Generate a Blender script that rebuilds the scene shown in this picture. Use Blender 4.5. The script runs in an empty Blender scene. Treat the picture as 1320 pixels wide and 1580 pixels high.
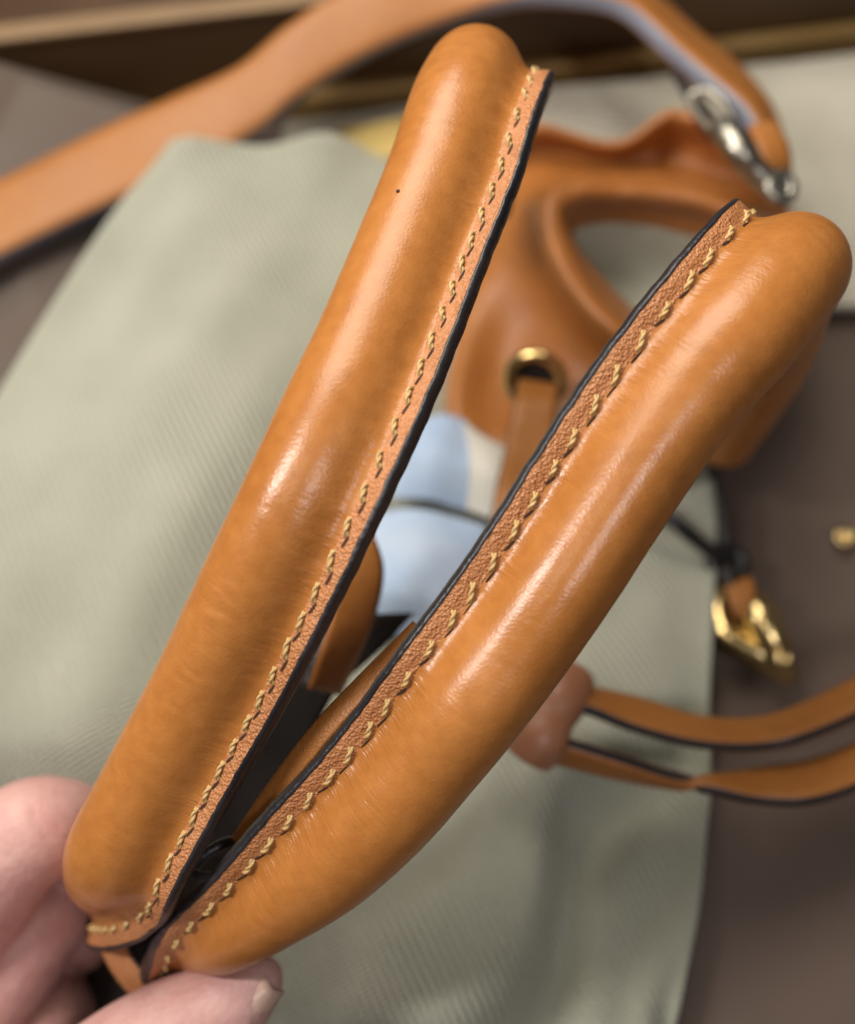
import bpy, bmesh, math, random
from mathutils import Vector, Matrix, noise
random.seed(7)
R = math.radians
MM = 0.001
scn = bpy.context.scene
C = scn.collection

# ------------------------------------------------------------------ camera
H, TILT, LENS = 0.254, R(25), 39.2
cam_d = bpy.data.cameras.new('camera')
cam = bpy.data.objects.new('camera', cam_d); C.objects.link(cam)
cam.location = (0, -H * math.tan(TILT), H)
cam.rotation_euler = (TILT, 0, 0)
cam_d.sensor_fit = 'VERTICAL'; cam_d.sensor_height = 36; cam_d.sensor_width = 36
cam_d.lens = LENS; cam_d.clip_start = 0.005; cam_d.clip_end = 20
cam_d.dof.use_dof = True; cam_d.dof.focus_distance = 0.163; cam_d.dof.aperture_fstop = 7.4
scn.camera = cam
CAMM = Matrix.Translation(cam.location) @ Matrix.Rotation(TILT, 4, 'X')
CROT = CAMM.to_3x3()

# ------------------------------------------------------------------ light
world = bpy.data.worlds.new('World'); scn.world = world; world.use_nodes = True
bg = world.node_tree.nodes['Background']
bg.inputs['Color'].default_value = (1.0, 0.93, 0.84, 1); bg.inputs['Strength'].default_value = 0.06

def area(name, loc, target, size, power, col):
    l = bpy.data.lights.new(name, 'AREA'); l.shape = 'RECTANGLE'; l.size, l.size_y = size
    l.energy = power; l.color = col
    o = bpy.data.objects.new(name, l); C.objects.link(o); o.location = loc
    o.rotation_euler = (Vector(target) - Vector(loc)).to_track_quat('-Z', 'Y').to_euler()
    return o
def cam_dir(v, dist):       # a lamp seen from the handles in direction v (camera axes: right, up, towards the viewer)
    return tuple(CAMM @ Vector((0, 0, -0.16)) + CROT @ Vector(v).normalized() * dist)
area('ceiling_lamp', cam_dir((-0.27, 0.15, 0.95), 0.75), (0, 0, 0.04), (0.10, 0.10), 0.4, (1.0, 0.93, 0.83))
area('room_lamp', cam_dir((-0.24, 0.84, 0.42), 0.52), (-0.02, 0.02, 0.04), (0.34, 0.34), 2.9, (1.0, 0.92, 0.80))
area('side_lamp', cam_dir((-0.67, 0.34, 0.67), 0.55), (0, 0, 0.06), (0.055, 0.18), 2.1, (1.0, 0.94, 0.88))
area('ceiling_panel', cam_dir((0.24, -0.08, 0.97), 0.80), (0, 0, 0.06), (0.045, 0.14), 1.25, (1.0, 0.96, 0.98))
scn.view_settings.view_transform = 'Standard'; scn.view_settings.look = 'None'
scn.view_settings.exposure = 0.15; scn.view_settings.gamma = 1.0

# ------------------------------------------------------------------ helpers
PXK = 36 / (LENS * 1580)
def D(px, py, d):            # photo pixel at a depth along the view axis (metres)
    return CAMM @ Vector(((px - 660) * PXK * d, -(py - 790) * PXK * d, -d))
def G(px, py, z):            # photo pixel on the level plane z (millimetres above the ground)
    r = CROT @ Vector(((px - 660) * PXK, -(py - 790) * PXK, -1))
    return cam.location + r * ((z * MM - H) / r.z)

def link(name, me, mat, parent=None, smooth=True):
    o = bpy.data.objects.new(name, me); C.objects.link(o)
    if mat is not None and not me.materials: me.materials.append(mat)
    if smooth:
        me.polygons.foreach_set('use_smooth', [True] * len(me.polygons))
    if parent: o.parent = parent
    return o
def tag(o, label=None, cat=None, group=None, kind=None):
    if label: o['label'] = label
    if cat: o['category'] = cat
    if group: o['group'] = group
    if kind: o['kind'] = kind
    return o
def empty(name, loc=(0, 0, 0)):
    o = bpy.data.objects.new(name, None); C.objects.link(o); o.empty_display_size = 0.01
    return o
def mesh(name, verts, faces, uvs=None):
    me = bpy.data.meshes.new(name); me.from_pydata([tuple(v) for v in verts], [], faces)
    if uvs:
        lay = me.uv_layers.new(name='UVMap')
        flat = []
        for p in me.polygons:
            for li in p.loop_indices:
                flat += list(uvs[me.loops[li].vertex_index])
        lay.data.foreach_set('uv', flat)
    me.update(); return me

def cat(p0, p1, p2, p3, t):
    a = (p3 - p0) + (p1 - p2) * 3; b = p0 * 2 - p1 * 5 + p2 * 4 - p3; c = p2 - p0
    return p1 + (c * t + b * t * t + a * t * t * t) * 0.5
def spline(P, n, closed=False):
    """Catmull-Rom through P (Vectors of any size or floats), n samples per span."""
    out = []; m = len(P)
    for i in range(m if closed else m - 1):
        if closed: q = [P[(i + k) % m] for k in (-1, 0, 1, 2)]
        else: q = [P[max(i - 1, 0)], P[i], P[i + 1], P[min(i + 2, m - 1)]]
        for k in range(n): out.append(cat(*q, k / n))
    if not closed: out.append(P[-1])
    return out
def even(keys, step):
    """keys: list of (pos, extra Vector). Resample evenly by arc length."""
    a = spline([k[0] for k in keys], 40); b = spline([k[1] for k in keys], 40)
    L = [0]
    for i in range(1, len(a)): L.append(L[-1] + (a[i] - a[i - 1]).length)
    n = max(4, int(L[-1] / step)); out = []; j = 0
    for k in range(n + 1):
        s = L[-1] * k / n
        while j < len(L) - 2 and L[j + 1] < s: j += 1
        t = (s - L[j]) / max(L[j + 1] - L[j], 1e-9)
        out.append((a[j].lerp(a[j + 1], t), b[j].lerp(b[j + 1], t), s))
    return out

def tube(pts, rad, n=14, cap=True, closed=False):
    """verts, faces of a round tube through pts; rad is a number or list"""
    V = []; F = []; m = len(pts)
    up = None
    for i, p in enumerate(pts):
        if closed: t = pts[(i + 1) % m] - pts[i - 1]
        else: t = pts[min(i + 1, m - 1)] - pts[max(i - 1, 0)]
        t = t.normalized()
        if up is None: up = t.orthogonal().normalized()
        up = (up - t * up.dot(t)).normalized(); b = t.cross(up)
        r = rad[i] if isinstance(rad, (list, tuple)) else rad
        for k in range(n):
            a = 2 * math.pi * k / n
            V.append(p + up * (math.cos(a) * r) + b * (math.sin(a) * r))
    for i in range(m if closed else m - 1):
        i2 = (i + 1) % m
        for k in range(n):
            k2 = (k + 1) % n
            F.append((i * n + k, i * n + k2, i2 * n + k2, i2 * n + k))
    if cap and not closed:
        F.append(tuple(range(n - 1, -1, -1))); F.append(tuple((m - 1) * n + k for k in range(n)))
    return V, F
def join(*parts):
    V = []; F = []
    for v, f in parts:
        o = len(V); V += list(v); F += [tuple(i + o for i in q) for q in f]
    return V, F

# ------------------------------------------------------------------ materials
def new_mat(name):
    m = bpy.data.materials.new(name); m.use_nodes = True
    nt = m.node_tree; return m, nt, nt.nodes['Principled BSDF']
def nd(nt, t, **kw):
    n = nt.nodes.new(t)
    for k, v in kw.items():
        if hasattr(n, k): setattr(n, k, v)
        else: n.inputs[k].default_value = v
    return n
def ramp(nt, src, stops):
    r = nt.nodes.new('ShaderNodeValToRGB'); e = r.color_ramp.elements
    while len(e) < len(stops): e.new(0.5)
    for i, (p, c) in enumerate(stops): e[i].position = p; e[i].color = (*c, 1) if len(c) == 3 else c
    nt.links.new(src, r.inputs['Fac']); return r.outputs['Color']
def coords(nt, out='Object', scale=(1, 1, 1), rot=(0, 0, 0)):
    t = nt.nodes.new('ShaderNodeTexCoord'); m = nt.nodes.new('ShaderNodeMapping')
    m.inputs['Scale'].default_value = scale; m.inputs['Rotation'].default_value = rot
    nt.links.new(t.outputs[out], m.inputs['Vector']); return m.outputs['Vector']
def mathn(nt, op, a, b=None, v=0.5):
    n = nt.nodes.new('ShaderNodeMath'); n.operation = op; nt.links.new(a, n.inputs[0])
    if b is not None: nt.links.new(b, n.inputs[1])
    else: n.inputs[1].default_value = v
    return n.outputs[0]

def leather(name, ca, cb, rough=0.36, grain=0.10, creases=0.0, uv=False, dark=None):
    m, nt, p = new_mat(name); L = nt.links.new
    vec = coords(nt)
    n1 = nd(nt, 'ShaderNodeTexNoise', Scale=32.0, Detail=6.0, Roughness=0.62, Distortion=0.4); L(vec, n1.inputs['Vector'])
    n1b = nd(nt, 'ShaderNodeTexNoise', Scale=420.0, Detail=3.0); L(vec, n1b.inputs['Vector'])
    mixf = mathn(nt, 'ADD', mathn(nt, 'MULTIPLY', n1.outputs[0], v=0.62), mathn(nt, 'MULTIPLY', n1b.outputs[0], v=0.38))
    col = ramp(nt, mixf, [(0.36, ca), (0.66, cb)])
    L(col, p.inputs['Base Color'])
    n2 = nd(nt, 'ShaderNodeTexVoronoi', Scale=2200.0); L(vec, n2.inputs['Vector'])
    n3 = nd(nt, 'ShaderNodeTexNoise', Scale=1200.0, Detail=4.0); L(vec, n3.inputs['Vector'])
    h = mathn(nt, 'ADD', mathn(nt, 'MULTIPLY', n2.outputs['Distance'], v=0.6), n3.outputs[0])
    b = nd(nt, 'ShaderNodeBump', Strength=grain, Distance=0.0004); L(h, b.inputs['Height'])
    out = b.outputs[0]
    if creases:
        cv = coords(nt, 'UV', (1500, 130, 1), (0, 0, 0.05))
        cn = nd(nt, 'ShaderNodeTexNoise', Scale=1.0, Detail=2.0, Distortion=0.6); L(cv, cn.inputs['Vector'])
        cm = nd(nt, 'ShaderNodeTexNoise', Scale=70.0, Detail=2.0); L(vec, cm.inputs['Vector'])
        msk = mathn(nt, 'MULTIPLY', ramp(nt, cm.outputs[0], [(0.50, (0, 0, 0)), (0.72, (1, 1, 1))]), v=0.45)
        sp = nt.nodes.new('ShaderNodeSeparateXYZ'); L(coords(nt, 'UV'), sp.inputs[0])
        nr = nd(nt, 'ShaderNodeMapRange', interpolation_type='SMOOTHSTEP'); L(sp.outputs[1], nr.inputs[0])
        nr.inputs[1].default_value = 0.001; nr.inputs[2].default_value = 0.012; nr.inputs[3].default_value = 1.0; nr.inputs[4].default_value = 0.0
        msk = mathn(nt, 'MAXIMUM', msk, mathn(nt, 'MULTIPLY', nr.outputs[0], ramp(nt, cm.outputs[0], [(0.35, (0.1,) * 3), (0.6, (1, 1, 1))])))
        hh = mathn(nt, 'MULTIPLY', cn.outputs[0], msk)
        b2 = nd(nt, 'ShaderNodeBump', Strength=creases, Distance=0.0006); L(hh, b2.inputs['Height']); L(out, b2.inputs['Normal'])
        out = b2.outputs[0]
    L(out, p.inputs['Normal'])
    rr = ramp(nt, n1.outputs[0], [(0.3, (rough * 0.85,) * 3), (0.7, (min(rough * 1.25, 1),) * 3)])
    L(rr, p.inputs['Roughness'])
    p.inputs['Specular IOR Level'].default_value = 0.5
    return m
def cloth(name, ca, cb, pitch=1.0, angle=65, bump=0.5, big=40.0):
    m, nt, p = new_mat(name); L = nt.links.new
    vec = coords(nt)
    n1 = nd(nt, 'ShaderNodeTexNoise', Scale=big, Detail=4.0); L(vec, n1.inputs['Vector'])
    w = nd(nt, 'ShaderNodeTexWave', wave_type='BANDS', Scale=0.5 / (pitch * MM) / 3.14, Distortion=1.2, Detail=2.0)
    w.inputs['Detail Scale'].default_value = 3.0
    L(coords(nt, 'Object', (1, 1, 1), (0, 0, R(angle))), w.inputs['Vector'])
    w2 = nd(nt, 'ShaderNodeTexWave', wave_type='BANDS', Scale=0.5 / (pitch * 0.6 * MM) / 3.14, Distortion=1.2, Detail=2.0)
    L(coords(nt, 'Object', (1, 1, 1), (0, 0, R(angle + 90))), w2.inputs['Vector'])
    hh = mathn(nt, 'ADD', w.outputs[1], mathn(nt, 'MULTIPLY', w2.outputs[1], v=0.5))
    f = mathn(nt, 'ADD', mathn(nt, 'MULTIPLY', n1.outputs[0], v=0.75), mathn(nt, 'MULTIPLY', hh, v=0.26))
    L(ramp(nt, f, [(0.32, ca), (0.72, cb)]), p.inputs['Base Color'])
    b = nd(nt, 'ShaderNodeBump', Strength=bump, Distance=0.0007); L(hh, b.inputs['Height']); L(b.outputs[0], p.inputs['Normal'])
    p.inputs['Roughness'].default_value = 0.85
    p.inputs['Sheen Weight'].default_value = 0.25; p.inputs['Sheen Roughness'].default_value = 0.5
    return m
def plain(name, ca, cb=None, rough=0.5, metal=0.0, scale=60.0, bump=0.1, bs=500.0, spec=0.5):
    m, nt, p = new_mat(name); L = nt.links.new
    vec = coords(nt)
    n1 = nd(nt, 'ShaderNodeTexNoise', Scale=scale, Detail=5.0); L(vec, n1.inputs['Vector'])
    L(ramp(nt, n1.outputs[0], [(0.3, ca), (0.7, cb or ca)]), p.inputs['Base Color'])
    n2 = nd(nt, 'ShaderNodeTexNoise', Scale=bs, Detail=3.0); L(vec, n2.inputs['Vector'])
    b = nd(nt, 'ShaderNodeBump', Strength=bump, Distance=0.0004); L(n2.outputs[0], b.inputs['Height']); L(b.outputs[0], p.inputs['Normal'])
    L(ramp(nt, n1.outputs[0], [(0.3, (rough * 0.8,) * 3), (0.7, (min(1, rough * 1.2),) * 3)]), p.inputs['Roughness'])
    p.inputs['Metallic'].default_value = metal; p.inputs['Specular IOR Level'].default_value = spec
    return m

M = {}
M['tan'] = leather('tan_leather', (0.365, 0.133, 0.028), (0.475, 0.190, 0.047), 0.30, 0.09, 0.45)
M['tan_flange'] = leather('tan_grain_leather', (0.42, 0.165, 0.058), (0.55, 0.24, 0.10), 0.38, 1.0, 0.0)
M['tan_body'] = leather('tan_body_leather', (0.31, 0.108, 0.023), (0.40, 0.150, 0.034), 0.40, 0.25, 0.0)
M['strap'] = leather('strap_leather', (0.32, 0.118, 0.024), (0.39, 0.152, 0.034), 0.45, 0.3, 0.0)
M['edge'] = plain('edge_paint', (0.012, 0.012, 0.016), (0.03, 0.027, 0.03), 0.38, bump=0.5, bs=900, spec=0.5)
M['strap_edge'] = plain('strap_edge_sheen', (0.13, 0.14, 0.18), (0.19, 0.20, 0.25), 0.32, bump=0.2)  # dark edge paint made lighter: its blue-grey sheen is put into the colour
M['thread'] = plain('gold_thread', (0.46, 0.29, 0.10), (0.72, 0.53, 0.25), 0.28, scale=400.0, bump=0.3, bs=6000)
M['hole'] = plain('needle_hole', (0.035, 0.012, 0.004), (0.05, 0.018, 0.006), 0.9)
M['sage'] = cloth('sage_cotton', (0.40, 0.408, 0.315), (0.52, 0.525, 0.415), 0.80, -27, 1.0)
M['grey'] = cloth('grey_beige_cotton', (0.40, 0.37, 0.29), (0.50, 0.47, 0.38), 1.3, 85, 0.6)
M['lining'] = cloth('sage_lining', (0.36, 0.37, 0.30), (0.44, 0.45, 0.37), 0.8, 80, 0.4)
M['floor'] = plain('brown_box_lining', (0.092, 0.061, 0.045), (0.122, 0.083, 0.063), 0.6, scale=25, bump=0.25, bs=900)
M['board'] = plain('brown_board', (0.085, 0.060, 0.044), (0.11, 0.079, 0.060), 0.65, scale=30, bump=0.2, bs=900)
M['wall'] = plain('dark_brown_wall', (0.060, 0.030, 0.010), (0.085, 0.044, 0.016), 0.5, scale=20)
M['rim'] = plain('ochre_rim', (0.17, 0.10, 0.045), (0.21, 0.13, 0.06), 0.5, scale=40)
M['goldtrim'] = plain('gold_trim', (0.34, 0.21, 0.07), (0.42, 0.27, 0.10), 0.45, metal=0.3, scale=50)
M['table'] = plain('dark_wood', (0.05, 0.024, 0.010), (0.08, 0.038, 0.015), 0.45, scale=15)
M['brass'] = plain('polished_brass', (0.72, 0.52, 0.22), (0.80, 0.62, 0.30), 0.22, metal=1.0, bump=0.15, bs=250)
M['steel'] = plain('aged_pale_metal', (0.36, 0.34, 0.29), (0.48, 0.46, 0.39), 0.40, metal=1.0, bump=0.15, bs=250)
M['black'] = plain('black_leather_and_shade', (0.010, 0.010, 0.010), (0.022, 0.020, 0.019), 0.28, bump=0.3, bs=500)  # also colours the sheet that stands in for deep shade
M['blue'] = cloth('pale_blue_cotton', (0.26, 0.39, 0.60), (0.48, 0.57, 0.70), 0.5, 40, 0.3, 60.0)
M['cream'] = cloth('cream_cotton', (0.55, 0.53, 0.46), (0.66, 0.64, 0.57), 0.7, 40, 0.3)
M['yellow'] = plain('yellow_paper', (0.50, 0.36, 0.10), (0.60, 0.44, 0.15), 0.7)

def skin_mat():
    m, nt, p = new_mat('skin'); L = nt.links.new
    vec = coords(nt)
    n = nd(nt, 'ShaderNodeTexNoise', Scale=150.0, Detail=7.0, Roughness=0.7); L(vec, n.inputs['Vector'])
    L(ramp(nt, n.outputs[0], [(0.32, (0.50, 0.255, 0.235)), (0.68, (0.60, 0.36, 0.325))]), p.inputs['Base Color'])
    v = nd(nt, 'ShaderNodeTexVoronoi', Scale=1000.0); L(vec, v.inputs['Vector'])
    w = nd(nt, 'ShaderNodeTexNoise', Scale=420.0, Detail=6.0, Distortion=1.0); L(vec, w.inputs['Vector'])
    b = nd(nt, 'ShaderNodeBump', Strength=0.22, Distance=0.0004); L(mathn(nt, 'ADD', v.outputs['Distance'], w.outputs[0]), b.inputs['Height'])
    L(b.outputs[0], p.inputs['Normal'])
    p.inputs['Roughness'].default_value = 0.55
    p.inputs['Subsurface Weight'].default_value = 0.2
    p.inputs['Subsurface Radius'].default_value = (1.0, 0.35, 0.2); p.inputs['Subsurface Scale'].default_value = 0.003
    return m
M['skin'] = skin_mat()
M['nail'] = plain('fingernail', (0.60, 0.39, 0.31), (0.66, 0.45, 0.36), 0.32, bump=0.03)

# ------------------------------------------------------------------ setting: open box
def sheet(name, verts_px, z, mat, thick=0.0, parent=None):
    top = [G(*q) if z is None else G(q[0], q[1], z) for q in verts_px]; n = len(top)
    if thick:
        bot = [v - Vector((0, 0, thick * MM)) for v in top]
        F = [tuple(range(n)), tuple(range(2 * n - 1, n - 1, -1))] + [(i, i + n, (i + 1) % n + n, (i + 1) % n) for i in range(n)]
        me = mesh(name, top + bot, F)
    else: me = mesh(name, top, [tuple(range(n))])
    bm = bmesh.new(); bm.from_mesh(me); bmesh.ops.recalc_face_normals(bm, faces=bm.faces); bm.to_mesh(me); bm.free()
    return link(name, me, mat, parent, smooth=False)

# floor of the box: gently uneven lined sheet
A = G(470, 163, 0); B = G(1320, 58, 0)
wd = (B - A).normalized(); wn = Vector((-wd.y, wd.x, 0))          # along the back wall / away from the camera
Vf = []; Ff = []; nx, ny = 60, 50
for j in range(ny + 1):
    for i in range(nx + 1):
        p = A + wd * ((i / nx - 0.5) * 0.9 + 0.05) - wn * (j / ny * 0.60)
        p.z = 0.0016 * noise.noise(Vector((p.x * 18, p.y * 22, 3.1))) - 0.002
        Vf.append(p)
for j in range(ny):
    for i in range(nx):
        a = j * (nx + 1) + i; Ff.append((a, a + 1, a + nx + 2, a + nx + 1))
fl = link('box_floor', mesh('box_floor', Vf, Ff), M['floor'])
tag(fl, 'dull mauve brown lined floor of the open box', None, None, 'structure')

def bar(name, p0, p1, depth, z0, z1, mat, parent=None, kind=None, bevel=0.0):
    d = wn * depth
    vs = [p0, p1, p1 + d, p0 + d]
    V = [Vector((v.x, v.y, z0)) for v in vs] + [Vector((v.x, v.y, z1)) for v in vs]
    F = [(3, 2, 1, 0), (4, 5, 6, 7), (0, 1, 5, 4), (1, 2, 6, 5), (2, 3, 7, 6), (3, 0, 4, 7)]
    o = link(name, mesh(name, V, F), mat, parent, smooth=False)
    if bevel:
        b = o.modifiers.new('bevel', 'BEVEL'); b.width = bevel; b.segments = 3
    if kind: tag(o, kind=kind)
    return o
W0 = A - wd * 0.40; W1 = A + wd * 0.50
# wall height from where the rim shows
def wall_h():
    best = (9, 0)
    for k in range(1, 120):
        z = k * 0.5
        p = G(250, 36, z)
        dist = (p - A).dot(wn)
        if abs(dist) < best[0]: best = (abs(dist), z)
    return best[1]
WH = wall_h() * MM
wall = bar('box_wall', W0, W1, 0.004, -0.003, WH, M['wall'], None, 'structure', 0.0006)
rimo = bar('rim', W0 - wn * 0.0012, W1 - wn * 0.0012, 0.0064, WH, WH + 0.0016, M['rim'], wall, None, 0.0005)
trim = bar('gold_trim', W0 - wn * 0.0046, W1 - wn * 0.0046, 0.0042, -0.0015, 0.0075, M['goldtrim'], wall, None, 0.0012)
tb = bar('table', W0 - wd * 0.6 + wn * 0.0045, W1 + wd * 0.6 + wn * 0.0045, 1.2, -0.05, -0.006, M['table'], None, 'structure')
tag(wall, 'dark brown back wall of the open box'); tag(tb, 'dark wooden table top behind the box')

bd = sheet('brown_board', [(-70, 76, WH / MM + 2), (262, 168, 11), (480, 232, 6), (420, 420, 4), (120, 660, 4), (-70, 700, 4)], None, M['board'], 3)
b_ = bd.modifiers.new('bevel', 'BEVEL'); b_.width = 0.001; b_.segments = 3
tag(bd, 'flat dull brown board lying under the shoulder strap at left', 'board')

# ------------------------------------------------------------------ cloths
def grid_cloth(name, rows, mat, nu=14, nv=14, th=0.9, fold=None, parent=None):
    rows = [[Vector(p) for p in r] for r in rows]
    rr = [spline(r, nu) for r in rows]
    cols = [spline([r[i] for r in rr], nv) for i in range(len(rr[0]))]
    V = []; nx = len(cols); nyy = len(cols[0])
    for j in range(nyy):
        for i in range(nx):
            q = cols[i][j]; p = G(q.x, q.y, q.z)
            if fold: p.z += fold(p, i / (nx - 1), j / (nyy - 1)) * MM
            V.append(p)
    F = [(j * nx + i, (j + 1) * nx + i, (j + 1) * nx + i + 1, j * nx + i + 1) for j in range(nyy - 1) for i in range(nx - 1)]
    o = link(name, mesh(name, V, F), mat, parent)
    s = o.modifiers.new('solid', 'SOLIDIFY'); s.thickness = th * MM; s.offset = -1
    return o

def sage_fold(p, u, v):
    e = min(min(u, 1 - u) * 14, min(v, 1 - v) * 14, 1.0)
    n = noise.noise(Vector((p.x * 26 + p.y * 12, p.y * 9 - p.x * 4, 0.3)))
    n2 = noise.noise(Vector((p.x * 60 - p.y * 25, p.y * 22, 5.3)))
    e *= 1 - 0.85 * max(0, min(1, (v - 0.62) / 0.15)) * max(0, min(1, (0.5 - u) / 0.15))
    rw = max(0, min(1, (u - 0.42) / 0.2)) * max(0, min(1, (v - 0.50) / 0.15))
    ph = (-0.62 * p.x + 0.78 * p.y) / 0.043 + 0.5 * n
    n += rw * 0.62 * (math.sin(ph * 2 * math.pi) + 0.4 * math.sin(ph * 4 * math.pi + 1))
    return e * (9.0 * n + 3.4 * n2 + 3.0 * math.exp(-((u - 0.30) / 0.06) ** 2) * max(0, 0.6 - v))
sage = grid_cloth('dust_bag', [
    [(262, 232, 18), (420, 246, 14), (600, 262, 3), (800, 352, 3), (960, 470, 3), (1098, 585, 2)],
    [(262, 218, 30), (420, 228, 26), (600, 246, 16), (800, 335, 12), (960, 450, 12), (1105, 570, 6)],
    [(244, 244, 30), (412, 262, 26), (596, 280, 19), (796, 360, 13), (958, 470, 12), (1105, 595, 6)],
    [(170, 334, 26), (390, 345, 27), (580, 370, 22), (780, 440, 14), (950, 540, 12), (1106, 660, 7)],
    [(58, 505, 22), (330, 520, 28), (550, 560, 24), (760, 620, 14), (940, 680, 14), (1106, 790, 9)],
    [(-50, 690, 22), (260, 710, 32), (520, 760, 24), (740, 800, 14), (930, 860, 16), (1100, 940, 11)],
    [(-150, 890, 24), (180, 920, 36), (460, 960, 22), (700, 1000, 16), (920, 1040, 18), (1094, 1110, 13)],
    [(-220, 1100, 20), (100, 1130, 30), (420, 1180, 18), (680, 1190, 18), (900, 1220, 20), (1092, 1250, 13)],
    [(-260, 1330, 5), (60, 1360, 5), (400, 1380, 12), (660, 1390, 22), (880, 1400, 18), (1078, 1410, 11)],
    [(-280, 1560, 2), (40, 1580, 2), (380, 1590, 8), (640, 1590, 20), (860, 1590, 14), (1046, 1560, 8)],
    [(-300, 1760, 1), (20, 1760, 1), (370, 1760, 2), (630, 1760, 4), (840, 1760, 4), (1000, 1740, 2)],
], M['sage'], 16, 14, 1.0, sage_fold)
tag(sage, 'rumpled sage green cotton dust bag lying under the tan handles', 'dust bag')

def grey_fold(p, u, v):
    return 1.2 * noise.noise(Vector((p.x * 20, p.y * 24, 9.0))) + 0.5 * noise.noise(Vector((p.x * 70, p.y * 70, 2.0)))
grey = grid_cloth('cotton_cloth', [
    [(440, 186, 4), (620, 163, 5), (800, 141, 5), (1000, 118, 5), (1200, 96, 5), (1500, 62, 4)],
    [(440, 260, 4), (620, 240, 6), (800, 220, 6), (1000, 210, 6), (1200, 200, 6), (1500, 180, 5)],
    [(520, 330, 4), (680, 330, 5), (820, 330, 5), (1000, 330, 6), (1220, 330, 6), (1500, 320, 5)],
    [(640, 420, 3), (760, 430, 4), (860, 440, 4), (1020, 460, 4), (1240, 462, 5), (1500, 462, 5)],
    [(640, 436, 0), (760, 446, 0), (860, 456, 0), (1020, 476, 0), (1240, 478, 0), (1500, 478, 0)],
], M['grey'], 12, 10, 0.8, grey_fold)
tag(grey, 'flat grey beige woven cloth in the far right of the box', 'cloth')

yl = sheet('paper_scrap', [(500, 232), (520, 198), (640, 178), (650, 232), (560, 250)], 8, M['yellow'], 0.6)
tag(yl, 'small yellow paper scrap behind the upper left handle', 'paper')

def blue_fold(p, u, v): return 1.2 * noise.noise(Vector((p.x * 90, p.y * 90, 4.0)))
bl = empty('folded_cloth')
tag(bl, 'pale blue and cream folded cloth seen between the two handles', 'cloth')
grid_cloth('blue_panel', [
    [(560, 795, 22), (620, 786, 26), (680, 790, 27), (750, 812, 24)],
    [(545, 850, 25), (610, 850, 31), (680, 850, 31), (760, 880, 26)],
    [(540, 910, 24), (600, 915, 30), (670, 925, 29), (740, 940, 24)],
    [(540, 970, 20), (600, 980, 22), (660, 985, 22), (720, 990, 20)]], M['blue'], 10, 10, 0.8, blue_fold, bl)
grid_cloth('blue_panel', [
    [(640, 650, 24), (680, 640, 26), (720, 650, 26)],
    [(620, 700, 27), (670, 700, 31), (727, 715, 30)],
    [(600, 770, 22), (660, 772, 25), (722, 788, 24)]], M['blue'], 10, 10, 0.8, blue_fold, bl)
grid_cloth('cream_panel', [
    [(718, 652, 27), (760, 680, 28), (830, 720, 26)],
    [(726, 716, 31), (765, 730, 32), (840, 760, 28)],
    [(720, 786, 25), (770, 806, 26), (850, 830, 24)]], M['cream'], 10, 10, 0.8, blue_fold, bl)

# ------------------------------------------------------------------ handbag
bag = empty('handbag')
tag(bag, 'tan leather drawstring handbag with two rolled stitched handles', 'handbag')

def ring(pts): return [Vector((x, y, z)) for x, y, z in pts]
rings = [
  ring([(885, 372, 36), (895, 350, 36), (955, 345, 36), (1050, 365, 36), (1120, 385, 36), (1160, 440, 36), (1115, 505, 36), (1050, 525, 36), (975, 475, 36), (920, 420, 36)]),
  ring([(872, 352, 46), (885, 325, 45), (955, 318, 43), (1055, 332, 42), (1135, 362, 42), (1180, 435, 42), (1125, 525, 42), (1050, 548, 44), (962, 488, 46), (905, 425, 46)]),
  ring([(866, 350, 51), (880, 316, 51), (953, 306, 49), (1058, 318, 47), (1142, 350, 47), (1190, 433, 47), (1132, 533, 47), (1050, 558, 49), (955, 494, 51), (897, 427, 51)]),
  ring([(853, 348, 53), (870, 300, 53), (950, 292, 51), (1060, 304, 49), (1150, 338, 49), (1200, 430, 49), (1140, 542, 49), (1050, 570, 51), (946, 502, 53), (886, 430, 53)]),
  ring([(838, 348, 51), (855, 290, 51), (948, 280, 49), (1062, 293, 47), (1158, 328, 47), (1212, 430, 47), (1148, 552, 47), (1050, 582, 49), (936, 512, 51), (873, 436, 51)]),
  ring([(815, 350, 36), (828, 282, 38), (948, 268, 33), (1064, 272, 31), (1172, 306, 34), (1240, 432, 38), (1150, 580, 38), (1056, 620, 38), (925, 550, 30), (852, 462, 28)]),
  ring([(770, 365, 28), (805, 240, 34), (950, 248, 31), (1050, 222, 34), (1172, 280, 36), (1240, 440, 26), (1135, 605, 24), (1050, 680, 26), (865, 625, 22), (775, 550, 16)]),
  ring([(735, 390, 16), (792, 202, 42), (950, 222, 40), (1050, 172, 45), (1170, 255, 42), (1245, 450, 14), (1110, 630, 14), (1040, 725, 16), (800, 700, 22), (700, 640, 22)]),
  ring([(715, 410, 2), (770, 215, 10), (945, 240, 10), (1055, 190, 10), (1190, 280, 10), (1250, 455, 2), (1100, 630, 2), (1030, 730, 2), (792, 706, 8), (694, 640, 8)]),
]
NS = 14
dense = [spline(r, NS, True) for r in rings]
colsb = [spline([r[i] for r in dense], 6) for i in range(len(dense[0]))]
n_ = len(colsb); m_ = len(colsb[0]); V = []; F = []
for j in range(m_):
    for i in range(n_):
        q = colsb[i][j]; p = G(q.x, q.y, q.z)
        p.z += 0.0008 * noise.noise(p * 45) + 0.0006 * noise.noise(Vector((p.x * 150, p.y * 60, p.z * 60)))
        V.append(p)
for j in range(m_ - 1):
    for i in range(n_):
        i2 = (i + 1) % n_; F.append((j * n_ + i, j * n_ + i2, (j + 1) * n_ + i2, (j + 1) * n_ + i))
body = link('body', mesh('body', V, F), M['tan_body'], bag)
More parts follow.
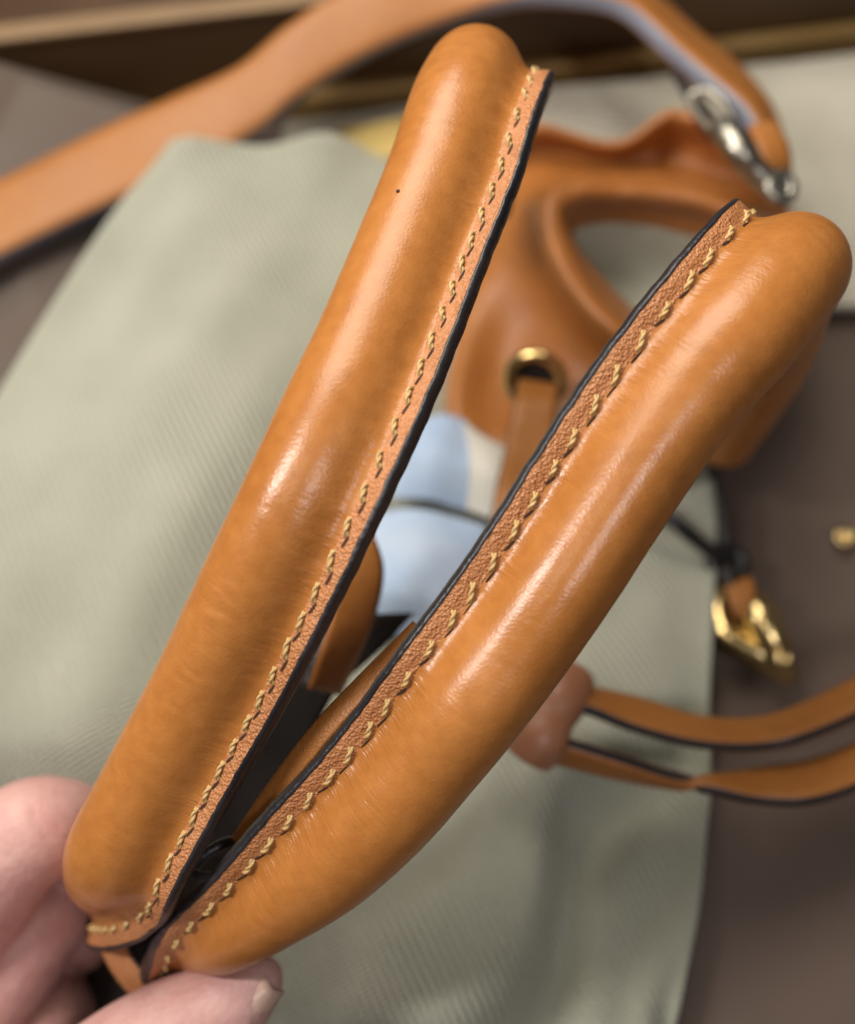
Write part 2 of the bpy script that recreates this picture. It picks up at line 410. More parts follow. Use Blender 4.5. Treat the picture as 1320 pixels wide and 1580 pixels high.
s = body.modifiers.new('solid', 'SOLIDIFY'); s.thickness = 0.0012; s.offset = 0
# sage lining inside the mouth
lin = [G(q.x, q.y, q.z) for q in spline(ring([(880, 366, 37.5), (892, 345, 37.5), (955, 340, 37.5), (1052, 360, 37.5), (1122, 380, 37.5), (1164, 440, 37.5), (1118, 508, 37.5), (1050, 528, 37.5), (972, 478, 37.5), (914, 422, 37.5)]), 6, True)]
cen = sum(lin, Vector()) / len(lin); V = []; F = []; n_ = len(lin)
for k in range(9):
    t = k / 8
    for p in lin:
        q = p.lerp(cen, t); q.z += (-0.012 * math.sin(min(1, t * 1.3) * math.pi * 0.5) + 0.0035 * noise.noise(q * 70) * (t > 0)); V.append(q)
for k in range(8):
    for i in range(n_): F.append((k * n_ + i, k * n_ + (i + 1) % n_, (k + 1) * n_ + (i + 1) % n_, (k + 1) * n_ + i))
link('lining', mesh('lining', V, F), M['lining'], bag)

# ---- rolled handles
TH = 2.7 * MM; WF = 3.5 * MM
def proj(p):
    q = CAMM.inverted() @ p
    return 660 + q.x / -q.z / PXK, 790 - q.y / -q.z / PXK
def handle(keys, name, side, pitch, creases=(), WF=3.5 * MM):
    """keys: (outer px, stitch px, depth, lift deg, [centre override, radius mm, flange px dir])"""
    K = []
    for k in keys:
        if k[0] == 'c':
            _, cx, cy, d, rmm, fx, fy, fz = k
            pos = D(cx, cy, d); r = rmm * MM; f = CROT @ Vector((fx, -fy, fz)).normalized()
        else:
            (ox, oy), (sx, sy), d, lift = k
            dist = math.hypot(sx - ox, sy - oy) * PXK * d
            dr = Vector(((sx - ox), -(sy - oy), 0)).normalized()
            r = (dist - 0.6 * MM * math.cos(R(lift))) / (1 + math.cos(R(lift)))
            po = D(ox, oy, d); pos = po + CROT @ dr * r
            f = CROT @ (dr * math.cos(R(lift)) + Vector((0, 0, math.sin(R(lift)))))
        K.append((pos, Vector((r, *f))))
    S = even([(k[0], k[1]) for k in K], 0.45 * MM)
    n = len(S); fr = []
    for i in range(n):
        t = (S[min(i + 1, n - 1)][0] - S[max(i - 1, 0)][0]).normalized()
        e = S[i][1]; f = Vector(e[1:4]); f = (f - t * f.dot(t)).normalized()
        v = t.cross(f) * side
        fr.append((S[i][0], t, f, v, e[0], S[i][2]))
    # where the wear creases run (nearest point of the tube facing the camera)
    cr = []
    for (x, y, amp, wid) in creases:
        best = (1e9,)
        for (c, t, f, v, r, s) in fr[::3]:
            if abs(proj(c)[0] - x) + abs(proj(c)[1] - y) > 240: continue
            for k in range(48):
                a = 2 * math.pi * k / 48; nrm = f * math.cos(a) + v * math.sin(a); q = c + nrm * r * 0.95
                if nrm.dot(cam.location - q) <= 0: continue
                px, py = proj(q); e = (px - x) ** 2 + (py - y) ** 2
                if e < best[0]: best = (e, s, a)
        cr.append((best[1], best[2], amp, wid))
    # tube
    NA = 48; Vt = []; Ft = []; UV = []
    for (c, t, f, v, r, s) in fr:
        rc = 0.915 * r; uc = -0.085 * r; a0 = R(35)
        P0 = Vector((uc + rc * math.cos(a0), rc * math.sin(a0))); T0 = Vector((math.sin(a0), -math.cos(a0)))
        P3 = Vector((r + 0.6 * MM, TH * 0.5 - 0.20 * MM))
        def slope(k, n=10):
            t = k / n; c1 = P0 + T0 * (0.24 * r); c2 = P3 + Vector((-0.20 * r, 0.0))
            q = P0 * (1 - t) ** 3 + c1 * 3 * t * (1 - t) ** 2 + c2 * 3 * t * t * (1 - t) + P3 * t ** 3
            pk = 0.16 * MM * t ** 2 * (1 - t) ** 0.5 * math.cos(2 * math.pi * s / pitch) + 0.16 * MM * t * (1 - t) * 2 * noise.noise(Vector((s * 1000, t * 1.5, 1.7)))
            return q.x + pk * 0.4, q.y + pk
        up_ = [slope(k) for k in range(10, 0, -1)]
        prof = list(up_)
        for k in range(NA + 1):
            a = a0 + (2 * math.pi - 2 * a0) * k / NA
            near = min(a - a0, 2 * math.pi - a0 - a)
            lump = 0.11 * MM * noise.noise(Vector((s * 35, a * 0.9, 7.7))) + 0.035 * MM * noise.noise(Vector((s * 260, a * 1.6, 2.7)))
            for s0, ac, amp, wid in cr:
                if abs(s - s0) < 3 * MM:
                    da = (a - ac + math.pi) % (2 * math.pi) - math.pi
                    g = (s - s0 + 0.4 * MM * math.sin(da * 5 + s0 * 900)) / (0.55 * MM)
                    lump += amp * MM * math.exp(-(da / R(wid)) ** 2) * (math.exp(-(g - 1.2) ** 2) * 0.7 - math.exp(-g * g))
            rr = rc + lump * min(1, near / R(10))
            prof.append((uc + rr * math.cos(a), rr * math.sin(a)))
        prof += [(u, -w) for u, w in reversed(up_)]
        for q, (u, w) in enumerate(prof):
            Vt.append(c + f * u + v * w); UV.append((s, q / len(prof) * 2 * math.pi * r))
    m = NA + 21
    for i in range(n - 1):
        for k in range(m - 1):
            Ft.append((i * m + k, i * m + k + 1, (i + 1) * m + k + 1, (i + 1) * m + k))
    Ft.append(tuple(range(m))); Ft.append(tuple((n - 1) * m + k for k in range(m)))
    h = link(name, mesh(name, Vt, Ft, UV), M['tan'], bag)
    bm = bmesh.new(); bm.from_mesh(h.data); bmesh.ops.recalc_face_normals(bm, faces=bm.faces); bm.to_mesh(h.data); bm.free()
    # flange
    def strip(nm, prof_fn, mat, closed):
        Vv = []; Fv = []
        for (c, t, f, v, r, s) in fr:
            pr = prof_fn(r, s)
            for (u, w) in pr: Vv.append(c + f * u + v * w)
        mm = len(pr)
        for i in range(n - 1):
            for k in range(mm if closed else mm - 1):
                k2 = (k + 1) % mm
                Fv.append((i * mm + k, i * mm + k2, (i + 1) * mm + k2, (i + 1) * mm + k))
        if closed: Fv.append(tuple(range(mm))); Fv.append(tuple((n - 1) * mm + k for k in range(mm)))
        o = link(nm, mesh(nm, Vv, Fv), mat, h)
        bm = bmesh.new(); bm.from_mesh(o.data); bmesh.ops.recalc_face_normals(bm, faces=bm.faces); bm.to_mesh(o.data); bm.free()
        return o
    def pf(r, s):
        w = WF + 0.16 * MM * noise.noise(Vector((s * 350, 2, 0))); h2 = TH / 2
        dip = 0.16 * MM * (0.5 + 0.5 * math.cos(2 * math.pi * s / pitch))
        top = [(r - 1.0 * MM, h2 - 0.1 * MM), (r + 0.5 * MM, h2 - 0.12 * MM), (r + 0.9 * MM, h2 - dip * 0.5 - 0.12 * MM), (r + 1.4 * MM, h2 - 0.02 * MM),
               (r + 0.6 * w, h2 + 0.08 * MM * noise.noise(Vector((s * 500, 5, 1)))), (r + w - 0.45 * MM, h2 - 0.06 * MM), (r + w, h2 - 0.35 * MM)]
        return top + [(u, -q) for u, q in reversed(top)]
    strip('flange', pf, M['tan_flange'], True)
    def pe(r, s):
        w = WF + 0.16 * MM * noise.noise(Vector((s * 350, 2, 0))); h2 = TH / 2
        j = 0.13 * MM * noise.noise(Vector((s * 700, 8, 3))); j2 = 0.10 * MM * noise.noise(Vector((s * 1600, 1, 3)))
        return [(r + w - 0.9 * MM, 0), (r + w - 0.42 * MM + j + j2, h2 - 0.05 * MM), (r + w - 0.30 * MM + j, h2 + 0.05 * MM), (r + w + 0.05 * MM, h2 - 0.15 * MM), (r + w + 0.28 * MM, h2 * 0.6),
                (r + w + 0.36 * MM, 0), (r + w + 0.28 * MM, -h2 * 0.6), (r + w + 0.05 * MM, -h2 + 0.15 * MM), (r + w - 0.30 * MM, -h2 - 0.05 * MM), (r + w - 0.42 * MM, -h2 + 0.05 * MM)]
    strip('edge_paint', pe, M['edge'], True)
    # stitches: one shared two-ply thread mesh with its needle hole
    L = pitch * 0.66
    sm = bpy.data.meshes.get('stitch')
    if sm is None:
        pa = []; pb = []; ra = []
        for k in range(15):
            t = k / 14 * 2 - 1
            z = 0.40 * MM * (1 - abs(t) ** 3.0) - 0.40 * MM * abs(t) ** 5
            ph = t * 3.6
            pa.append(Vector((t * L / 2, 0.21 * MM * math.cos(ph), z + 0.16 * MM * math.sin(ph))))
            pb.append(Vector((t * L / 2, -0.21 * MM * math.cos(ph), z - 0.16 * MM * math.sin(ph)))); ra.append(0.25 * MM)
        th = join(tube(pa, ra, 8), tube(pb, ra, 8)); nth = len(th[1])
        hv = []; hf = []
        for k in range(12):                      # dark needle slit leading to the next stitch
            a = 2 * math.pi * k / 12; x = math.cos(a) * pitch * 0.21
            hv.append(Vector((pitch * 0.5 + x, math.sin(a) * 0.25 * MM - x * 0.52, 0.16 * MM)))
        hv.append(Vector((pitch * 0.5, 0, 0.24 * MM)))
        hf = [(k, (k + 1) % 12, 12) for k in range(12)]
        vv, ff = join(th, (hv, hf))
        sm = mesh('stitch', vv, ff); sm.materials.append(M['thread']); sm.materials.append(M['hole'])
        for i, p in enumerate(sm.polygons): p.material_index = 1 if i >= nth else 0
    q = 0.5; total = fr[-1][5]; idx = 0
    while q * pitch < total:
        s = q * pitch
        while idx < n - 2 and fr[idx + 1][5] < s: idx += 1
        c, t, f, v, r, _ = fr[idx]
        pos = c + f * (r + 0.62 * MM) + v * (TH / 2 - 0.10 * MM)
        ang = R(random.uniform(12, 25)) * side
        ax = (t * math.cos(ang) + f * math.sin(ang)).normalized(); ay = v.cross(ax)
        o = link('stitch', sm, None, h)
        sc = random.uniform(0.82, 1.10)
        o.matrix_world = Matrix.Translation(pos) @ Matrix((ax * sc, ay, v)).transposed().to_4x4()
        q += 1
    return h, fr

left_keys = [
    ('c', 716, 290, .250, 8.2, 0.8, 0.5, 0.2),
    ('c', 722, 200, .222, 8.4, 0.85, 0.4, 0.3),
    ('c', 742, 118, .194, 8.7, 0.9, 0.25, 0.35),
    ((636, 138), (802, 182), .181, 28),
    ((600, 240), (764, 302), .175, 30),
    ((545, 372), (709, 440), .170, 32),
    ((490, 500), (657, 572), .165, 33),
    ((428, 628), (607, 692), .161, 33),
    ((365, 762), (543, 825), .160, 32),
    ((300, 900), (472, 962), .163, 32),
    ((237, 1035), (400, 1096), .168, 32),
    ((172, 1160), (331, 1218), .172, 31),
    ((112, 1275), (268, 1334), .176, 30),
    ('c', 177, 1340, .181, 8.3, 0.72, 0.62, 0.38),
    ('c', 173, 1349, .188, 8.1, 0.36, 0.88, 0.45),
    ('c', 174, 1356, .196, 8.0, 0.02, 0.96, 0.45),
    ('c', 178, 1362, .206, 7.9, -0.25, 0.92, 0.40),
    ('c', 186, 1374, .230, 7.6, -0.35, 0.90, 0.25),
]
hl, frl = handle(left_keys, 'handle', 1, 4.5 * MM, [(343, 960, .12, 12), (356, 925, .09, 9), (368, 908, .06, 8), (297, 1043, .12, 14), (281, 1052, .06, 6), (266, 1096, .10, 7), (322, 1010, .05, 10), (420, 800, .05, 8), (510, 470, .05, 16), (540, 410, .04, 14), (705, 60, .06, 25), (730, 80, .05, 20), (690, 110, .04, 22), (200, 1300, .06, 20), (230, 1370, .08, 30), (215, 1390, .07, 26)])
sb = bmesh.new(); bmesh.ops.create_uvsphere(sb, u_segments=10, v_segments=6, radius=0.34 * MM, matrix=Matrix.Scale(0.5, 4, (0, 0, 1)))
sme = bpy.data.meshes.new('speck'); sb.to_mesh(sme); sb.free()
best = min(((proj(v.co)[0] - 617) ** 2 + (proj(v.co)[1] - 298) ** 2 + (0 if v.normal.dot(cam.location - v.co) > 0 else 1e9), v.co.copy()) for v in hl.data.vertices)
spk = link('speck', sme, M['hole'], hl); spk.location = best[1]
hl['label'] = 'rolled tan handle nearer the left, its seam facing right'
right_keys = [
    ('c', 1112, 676, .262, 8.0, -0.7, -0.6, 0.2),
    ('c', 1184, 560, .230, 8.3, -0.7, -0.6, 0.25),
    ('c', 1208, 462, .196, 8.8, -0.72, -0.6, 0.3),
    ('c', 1222, 412, .176, 9.1, -0.74, -0.55, 0.35),
    ((1283, 478), (1125, 362), .166, 9),
    ((1215, 570), (1050, 445), .161, 9),
    ((1140, 650), (980, 532), .160, 9),
    ((1075, 738), (915, 622), .160, 9),
    ((1010, 835), (850, 722), .160, 9),
    ((940, 942), (780, 832), .160, 9),
    ((868, 1045), (710, 932), .161, 9),
    ((800, 1135), (640, 1024), .162, 10),
    ((730, 1220), (588, 1097), .165, 11),
    ((650, 1310), (520, 1180), .168, 14),
    ((555, 1393), (440, 1265), .172, 22),
    ((462, 1448), (362, 1350), .176, 26),
    ((386, 1483), (300, 1412), .181, 30),
    ('c', 300, 1462, .190, 4.6, -0.8, 0.1, 0.5),
    ('c', 280, 1490, .205, 4.4, -0.8, 0.3, 0.4),
]
hr, frr = handle(right_keys, 'handle', -1, 5.2 * MM, WF=3.6 * MM, creases=[(1272, 362, .10, 26), (1255, 385, .07, 24), (1235, 400, .05, 20), (760, 1010, .05, 10), (700, 1075, .05, 12), (640, 1130, .05, 10), (820, 945, .05, 8), (420, 1400, .08, 24), (390, 1420, .07, 26), (460, 1380, .05, 20)])
hr['label'] = 'rolled tan handle nearer the right, its seam facing left'

# ---- ribbons (flat leather with painted edges)
def ribbon(name, keys, th, mat, parent, edge=True, step=1.2, bulge=0.25, to=G):
    """keys: (A px x, y, z), (B px x, y, z); th mm"""
    K = [(to(*a), to(*b)) for a, b in keys]
    S = even([(a, b) for a, b in K], step * MM)
    n = len(S); NU = 8; th *= MM
    V = []; F = []; E = [[], []]; 
    for i in range(n):
        a, b, s = S[i]
        a2, b2, _ = S[min(i + 1, n - 1)]; a1, b1, _ = S[max(i - 1, 0)]
        t = ((a2 + b2) - (a1 + b1)).normalized(); w = (b - a)
        nn = w.cross(t).normalized()
        if i == 0 and nn.z < 0 : ribbon.flip = -1
        elif i == 0: ribbon.flip = 1
        nn = nn * ribbon.flip; wl = w.length; wu = w / wl
        for k in range(NU + 1):
            u = k / NU; V.append(a + w * u + nn * (th / 2 * (1 - bulge * abs(2 * u - 1) ** 4)))
        for k in range(NU, -1, -1):
            u = k / NU; V.append(a + w * u - nn * (th / 2 * (1 - bulge * abs(2 * u - 1) ** 4)))
        hh = th / 2 * (1 - bulge) + 0.06 * MM
        for e, (o, dr) in enumerate(((a, -wu), (b, wu))):
            E[e] += [o - dr * 0.5 * MM, o - dr * 0.25 * MM + nn * hh, o + dr * 0.2 * MM + nn * hh * 0.7, o + dr * 0.3 * MM, o + dr * 0.2 * MM - nn * hh * 0.7, o - dr * 0.25 * MM - nn * hh]
    def skin(V, m):
        F = []
        for i in range(n - 1):
            for k in range(m):
                k2 = (k + 1) % m; F.append((i * m + k, i * m + k2, (i + 1) * m + k2, (i + 1) * m + k))
        F.append(tuple(range(m))); F.append(tuple((n - 1) * m + k for k in range(m)))
        me = mesh(name, V, F); bm = bmesh.new(); bm.from_mesh(me); bmesh.ops.recalc_face_normals(bm, faces=bm.faces); bm.to_mesh(me); bm.free()
        return me
    o = link(name, skin(V, 2 * NU + 2), mat, parent)
    if edge:
        for e in (0, 1): link('edge_paint', skin(E[e], 6), M['edge'] if edge is True else edge, o)
    return o

# inner strip beside the right handle, black flap, black sheet standing in for shade, and tabs under the handles
ribbon('inner_strip', [((640, 960, .1665), (652, 972, .1645)), ((553, 1046, .1668), (578, 1066, .1645)), ((476, 1128, .168), (504, 1148, .166)), ((400, 1230, .172), (430, 1246, .170)), ((356, 1298, .177), (376, 1312, .175))], 1.2, M['strap'], bag, edge=False, to=D)
ribbon('tab', [((470, 760, .200), (540, 760, .204)), ((500, 820, .200), (572, 822, .204)), ((518, 880, .200), (589, 880, .205)), ((506, 950, .199), (576, 950, .205)), ((490, 1000, .198), (554, 1004, .205)), ((470, 1060, .198), (522, 1070, .206))], 2.2, M['tan'], bag, to=D)
ribbon('flap_shade_sheet', [((520, 950, .212), (640, 945, .214)), ((450, 1010, .208), (590, 1000, .213)), ((395, 1080, .204), (520, 1065, .210)), ((360, 1150, .204), (480, 1140, .208)), ((300, 1260, .204), (432, 1245, .207)), ((230, 1380, .204), (372, 1340, .206)), ((190, 1460, .204), (300, 1440, .206))], 1.0, M['black'], bag, edge=False, to=D)  # black flap, drawn up over the dark gap beside the tab
ribbon('flap_shade_sheet', [((60, 1400, .2235), (330, 1410, .212)), ((50, 1500, .2235), (320, 1500, .212)), ((60, 1640, .2215), (320, 1640, .212))], 1.0, M['black'], bag, edge=False, to=D)  # no real part: black sheet added as the deep shade between the fingers
ribbon('tab', [((160, 1468, .204), (196, 1452, .200)), ((178, 1500, .201), (212, 1484, .197)), ((200, 1528, .199), (236, 1508, .194)), ((228, 1552, .200), (262, 1532, .195)), ((262, 1572, .204), (288, 1550, .199))], 1.8, M['tan_flange'], bag, to=D)
# curled black lip where the two painted edges meet
lp = [D(*q) for q in [(300, 1345, .174), (330, 1352, .172), (365, 1325, .173), (378, 1300, .175), (350, 1300, .177), (315, 1320, .176)]]
v_, f_ = tube(spline(lp, 8, True), 0.0009, 10, closed=True)
link('edge_lip', mesh('edge_lip', v_, f_), M['edge'], bag)

# eyelet
def torus(center, axis, R1, r, n=40, m=12):
    ax = axis.normalized(); u = ax.orthogonal().normalized(); w = ax.cross(u)
    return tube([center + (u * math.cos(2 * math.pi * k / n) + w * math.sin(2 * math.pi * k / n)) * R1 for k in range(n)], r, m, closed=True)
ec = G(826, 588, 37)
v_, f_ = torus(ec, CROT @ Vector((-0.30, -0.45, 0.85)), 6.2 * MM, 1.5 * MM)
ey = link('eyelet', mesh('eyelet', v_, f_), M['brass'], bag)
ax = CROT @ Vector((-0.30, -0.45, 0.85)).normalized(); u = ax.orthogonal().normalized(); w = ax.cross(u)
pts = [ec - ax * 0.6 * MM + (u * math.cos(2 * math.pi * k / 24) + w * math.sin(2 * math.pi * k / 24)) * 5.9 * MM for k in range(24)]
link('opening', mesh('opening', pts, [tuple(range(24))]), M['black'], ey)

# ------------------------------------------------------------------ drawstring
ds = empty('drawstring')
tag(ds, 'thin flat tan leather drawstring with black edges and a slider with a painted pinkish cast', 'drawstring')
ribbon('cord', [((800, 590, 38), (862, 600, 38)), ((795, 625, 42), (858, 630, 42)), ((782, 690, 38), (850, 700, 38)), ((766, 760, 32), (838, 770, 32)), ((755, 840, 29), (825, 850, 29))], 2.4, M['strap'], ds)
ribbon('cord', [((830, 1062, 38), (820, 1088, 44)), ((900, 1064, 37), (895, 1092, 43)), ((985, 1082, 35), (975, 1122, 40)), ((1080, 1110, 31), (1075, 1148, 37)), ((1170, 1112, 28), (1175, 1152, 35)), ((1250, 1086, 28), (1262, 1130, 35)), ((1400, 1010, 26), (1420, 1060, 31)), ((1560, 940, 12), (1585, 990, 15)), ((1740, 930, 2.5), (1750, 985, 2.5))], 3.0, M['strap'], ds)
ribbon('cord', [((790, 1132, 42), (790, 1156, 37)), ((860, 1142, 42), (855, 1172, 36)), ((950, 1168, 40), (940, 1194, 34)), ((1040, 1196, 36), (1036, 1212, 32)), ((1100, 1200, 32), (1098, 1220, 35)), ((1180, 1188, 28), (1175, 1236, 34)), ((1260, 1174, 27), (1270, 1232, 34)), ((1400, 1120, 24), (1420, 1175, 29)), ((1560, 1070, 10), (1585, 1125, 13)), ((1740, 1080, 2.5), (1750, 1135, 2.5))], 3.0, M['strap'], ds)
sl = []
for k, (p, r) in enumerate(zip(spline([G(880, 1040, 40), G(862, 1078, 41), G(846, 1106, 41), G(832, 1136, 41), G(815, 1165, 39)], 6), spline([5.2, 5.7, 5.3, 5.9, 5.2], 6))):
    sl.append((p, r * MM))
v_, f_ = tube([p for p, r in sl], [r for p, r in sl], 18)
M['slider'] = leather('pink_cast_leather', (0.33, 0.14, 0.07), (0.42, 0.19, 0.105), 0.35, 0.2)  # pink cast of a blue reflection, kept in the base colour
link('slider', mesh('slider', v_, f_), M['slider'], ds)

# ------------------------------------------------------------------ shoulder strap
ss = empty('shoulder_strap')
tag(ss, 'wide tan leather shoulder strap with dark edges curving across the far side', 'strap')
ribbon('band', [((-140, 350, 22), (-140, 470, 22)), ((0, 287, 22), (0, 402, 22)), ((140, 216, 22), (150, 330, 20)), ((270, 156, 24), (290, 266, 20)), ((370, 108, 28), (400, 203, 22)), ((450, 42, 34), (458, 154, 26)),
                ((540, -14, 38), (545, 98, 30)), ((650, -52, 42), (655, 48, 34)), ((790, -62, 40), (795, 4, 40)), ((905, -46, 38), (900, 2, 46)), ((1000, -2, 38), (968, 20, 52)), ((1076, 62, 38), (1040, 84, 53)), ((1128, 104, 38), (1094, 130, 53)), ((1176, 160, 40), (1142, 172, 53)), ((1198, 210, 42), (1166, 214, 53))], 5.8, M['strap'], ss, edge=M['strap_edge'])
ribbon('strap_end', [((1035, 108, 48), (1060, 128, 44)), ((1060, 150, 48), (1085, 160, 43)), ((1082, 190, 48), (1108, 190, 43)), ((1098, 215, 47), (1122, 208, 43))], 1.8, M['edge'], ss, edge=False)
ribbon('keeper', [((1152, 205, 56), (1196, 195, 56)), ((1166, 235, 58), (1212, 228, 56)), ((1178, 262, 56), (1216, 262, 54)), ((1180, 275, 51), (1214, 276, 50))], 4.0, M['strap'], ss)
cl = [G(1112, 196, 60), G(1126, 214, 61), G(1142, 236, 61), G(1160, 258, 59), G(1182, 280, 57), G(1204, 296, 55)]
v_, f_ = tube(spline(cl, 6), [r * MM for r in spline([3.0, 3.5, 3.3, 3.0, 2.9, 2.9], 6)], 14)
clasp = link('clasp', mesh('clasp', v_, f_), M['steel'], ss)
v_, f_ = torus(G(1204, 290, 57), Vector((0.3, -0.4, 1)), 2.9 * MM, 1.5 * MM, 28, 10)
link('swivel_ring', mesh('swivel_ring', v_, f_), M['steel'], clasp)
dr_ = [G(x, y, z) for x, y, z in [(1066, 150, 56), (1090, 140, 58), (1116, 160, 59), (1132, 192, 60), (1122, 208, 60), (1098, 200, 59), (1076, 176, 57)]]
v_, f_ = tube(spline(dr_, 6, True), 1.0 * MM, 10, closed=True)
link('strap_ring', mesh('strap_ring', v_, f_), M['steel'], clasp)

# ------------------------------------------------------------------ brass clasp on a black cord
bc = empty('brass_clasp')
tag(bc, 'small brass lobster clasp on a black cord beside the dust bag', 'clasp')
v_, f_ = join(tube(spline([G(1112, 650, 12), G(1106, 720, 12), G(1114, 790, 11), G(1122, 860, 9)], 8), 0.0011, 10), tube(spline([G(980, 760, 20), G(1040, 805, 18), G(1085, 842, 14), G(1118, 866, 9)], 8), 0.0018, 10))
link('cord', mesh('cord', v_, f_), M['black'], bc)
v_, f_ = join(torus(G(1122, 872, 8), Vector((0.2, -0.3, 1)), 3.8 * MM, 2.0 * MM, 28, 12), torus(G(1130, 895, 9), Vector((0.8, 0.1, 0.5)), 3.4 * MM, 1.7 * MM, 28, 12))
link('knot', mesh('knot', v_, f_), M['black'], bc)
lb = [G(1120, 905, 7), G(1108, 940, 7), G(1118, 975, 7), G(1145, 995, 7), G(1175, 1010, 7), G(1205, 1035, 6), G(1222, 1052, 5)]
v_, f_ = tube(spline(lb, 7), [r * MM for r in spline([1.8, 2.6, 3.4, 3.4, 3.4, 2.8, 1.6], 7)], 12)
link('hook', mesh('hook', v_, f_), M['brass'], bc)
lb = [G(1150, 915, 9), G(1170, 945, 11), G(1185, 975, 11), G(1200, 1010, 9), G(1215, 1040, 6)]
v_, f_ = tube(spline(lb, 7), [r * MM for r in spline([2.4, 4.2, 4.0, 3.4, 2.2], 7)], 12)
link('gate', mesh('gate', v_, f_), M['brass'], bc)
v_, f_ = torus(G(1208, 1016, 12), Vector((0.1, -0.4, 1)), 1.3 * MM, 1.0 * MM, 20, 10)
link('rivet', mesh('rivet', v_, f_), M['brass'], bc)
ribbon('leather_tag', [((1120, 905, 12), (1160, 890, 12)), ((1128, 935, 13), (1166, 918, 13)), ((1140, 958, 11), (1172, 942, 11))], 1.6, M['strap'], bc, edge=False)

# snap stud in the floor
st = empty('snap_stud')
tag(st, 'tiny round brass stud in the brown floor at the right edge', 'stud')
v_, f_ = torus(G(1304, 829, 1.0), Vector((0, 0, 1)), 1.9 * MM, 0.8 * MM, 28, 10)
link('ring', mesh('ring', v_, f_), M['brass'], st)
v_, f_ = tube([G(1304, 829, -1.5), G(1304, 829, 0.6), G(1304, 829, 0.9)], [1.5 * MM, 1.4 * MM, 0.6 * MM], 16)
link('cap', mesh('cap', v_, f_), M['brass'], st)

# ------------------------------------------------------------------ hand
def blob(chains):
    sb = bmesh.new(); bmesh.ops.create_uvsphere(sb, u_segments=20, v_segments=12, radius=1.0); sb.verts.index_update()
    sv = [v.co.copy() for v in sb.verts]; sf = [tuple(v.index for v in f.verts) for f in sb.faces]; sb.free()
    V = []; F = []
    for ch in chains:
        P = spline([c[0] for c in ch], 8); Rr = spline([c[1] for c in ch], 8)
        for p, r in zip(P, Rr):
            o = len(V); V += [p + c * (r * MM) for c in sv]; F += [tuple(i + o for i in f) for f in sf]
    return mesh('hand', V, F)
index = [(D(-250, 1740, .215), 12), (D(-140, 1560, .207), 11), (D(-55, 1410, .201), 10.4), (D(30, 1298, .199), 10.0), (D(100, 1280, .204), 9.0), (D(160, 1320, .213), 8.0), (D(190, 1370, .223), 7.2)]
middle = [(D(-200, 1810, .208), 12), (D(-75, 1620, .211), 11), (D(5, 1490, .2095), 10.6), (D(52, 1420, .2115), 10.0), (D(95, 1420, .218), 8.8), (D(150, 1450, .224), 6.4)]
ring_f = [(D(-100, 1900, .198), 11), (D(0, 1740, .207), 10.0), (D(45, 1620, .213), 9.4), (D(66, 1562, .2155), 8.8), (D(104, 1570, .221), 7.6), (D(150, 1600, .2235), 6.0)]
little = [(D(0, 1990, .194), 9), (D(90, 1870, .203), 8), (D(130, 1790, .209), 7.4), (D(170, 1770, .213), 6.4), (D(210, 1790, .2145), 5.6)]
thumb = [(D(-120, 2000, .184), 14), (D(30, 1800, .186), 12), (D(150, 1680, .187), 10.5), (D(240, 1610, .188), 9.4), (D(320, 1570, .187), 8.4), (D(380, 1530, .186), 5.6), (D(405, 1508, .186), 3.6)]
palm = [[(D(-250, 1740, .212), 12), (D(-150, 2050, .188), 16)], [(D(-200, 1810, .205), 12), (D(-80, 2080, .184), 15)], [(D(-100, 1900, .196), 11), (D(-20, 2080, .182), 14)], [(D(0, 1990, .192), 9), (D(30, 2090, .182), 12)], [(D(-120, 2000, .182), 14), (D(-60, 2200, .172), 18), (D(-80, 2420, .160), 20), (D(-140, 2700, .142), 22)]]
hm = blob([index, middle, ring_f, little, thumb] + palm)
ho = bpy.data.objects.new('hand_tmp', hm); C.objects.link(ho)
rm = ho.modifiers.new('remesh', 'REMESH'); rm.mode = 'VOXEL'; rm.voxel_size = 0.0007
smo = ho.modifiers.new('smooth', 'SMOOTH'); smo.factor = 0.5; smo.iterations = 6
dg = bpy.context.evaluated_depsgraph_get()
me = bpy.data.meshes.new_from_object(ho.evaluated_get(dg)); bpy.data.objects.remove(ho)
me.name = 'hand'
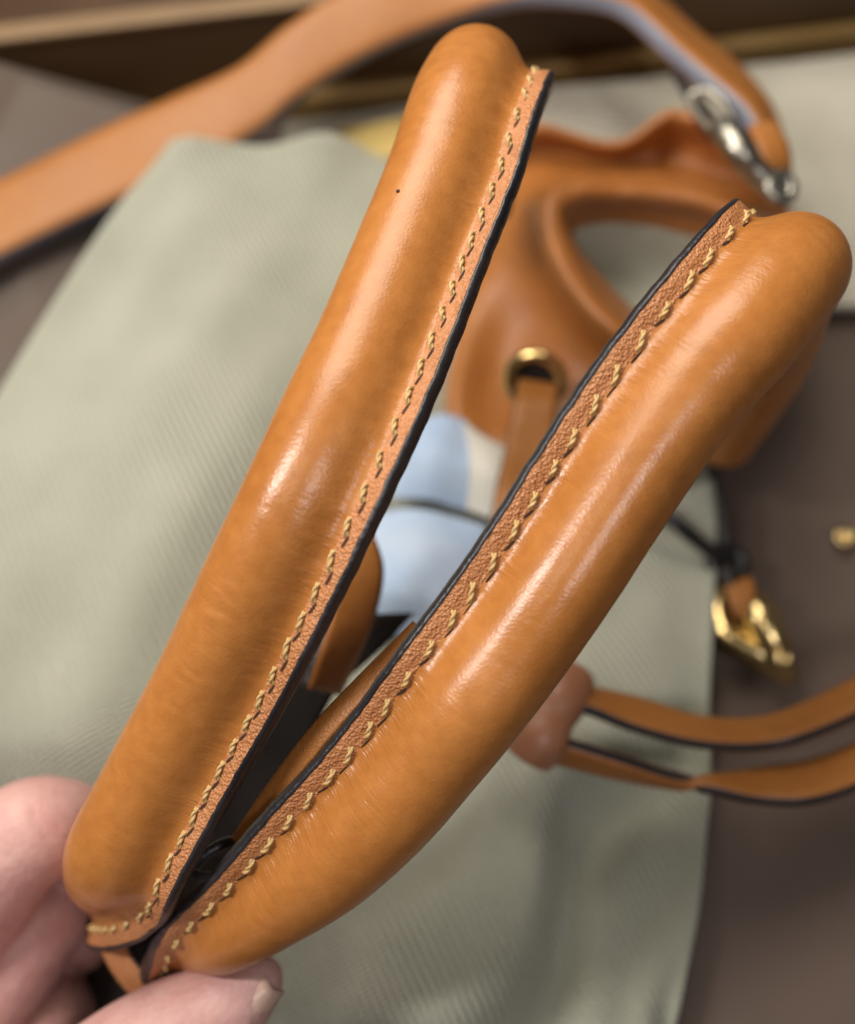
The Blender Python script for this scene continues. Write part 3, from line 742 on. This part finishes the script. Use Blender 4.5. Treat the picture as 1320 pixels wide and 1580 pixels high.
cre = [(D(30, 1298, .189), (0.75, 0.66), 1.0), (D(16, 1320, .190), (0.72, 0.7), 0.7), (D(52, 1282, .189), (0.85, 0.5), 0.6), (D(-60, 1420, .191), (0.6, 0.8), 0.7),
       (D(30, 1440, .214), (0.6, 0.8), 0.8), (D(230, 1600, .181), (0.9, 0.45), 0.8), (D(215, 1606, .181), (0.9, 0.45), 0.6), (D(252, 1590, .181), (0.9, 0.4), 0.5)]
cre = [(p, CROT @ Vector((x, y, 0)).normalized(), k) for p, (x, y), k in cre]
cos = [v.co.copy() for v in me.vertices]; nos = [v.normal.copy() for v in me.vertices]
for i, c in enumerate(cos):
    o = 0.0
    for p, a_, k in cre:
        dv = c - p
        if dv.length < 0.014:
            w_ = dv.dot(a_) + 0.0007 * noise.noise(c * 240)
            o -= 0.28 * k * math.exp(-(w_ / 0.0008) ** 2) * max(0, 1 - dv.length / 0.014)
    o += 0.06 * noise.noise(c * 160)
    me.vertices[i].co = c + nos[i] * (o * MM)
hand = link('person_hand', me, M['skin'])
tag(hand, 'bare hand at the lower left pinching the ends of both handles', 'hand')
# thumb nail: curved shell lying on the thumb tip
ta = (D(405, 1508, .187) - D(300, 1580, .189)).normalized(); tn = CROT @ Vector((0.25, 0.35, 0.9)); tn = (tn - ta * tn.dot(ta)).normalized(); tw = ta.cross(tn)
V = []; F = []
nc = D(372, 1545, .187)
for i in range(13):
    s = i / 12
    for j in range(11):
        q = j / 10 * 2 - 1
        wdt = (5.2 - 2.6 * s ** 2.2) * MM
        V.append(nc + ta * (s * 13 - 5) * MM + tw * (math.sin(q * 1.1) / math.sin(1.1) * wdt) + tn * ((8.1 - 4.0 * s ** 1.6) * MM - (1 - math.cos(q * 1.1)) * 6.0 * MM))
for i in range(12):
    for j in range(10): F.append((i * 11 + j, i * 11 + j + 1, (i + 1) * 11 + j + 1, (i + 1) * 11 + j))
nl = link('thumb_nail', mesh('thumb_nail', V, F), M['nail'], hand)
s = nl.modifiers.new('solid', 'SOLIDIFY'); s.thickness = 0.0005
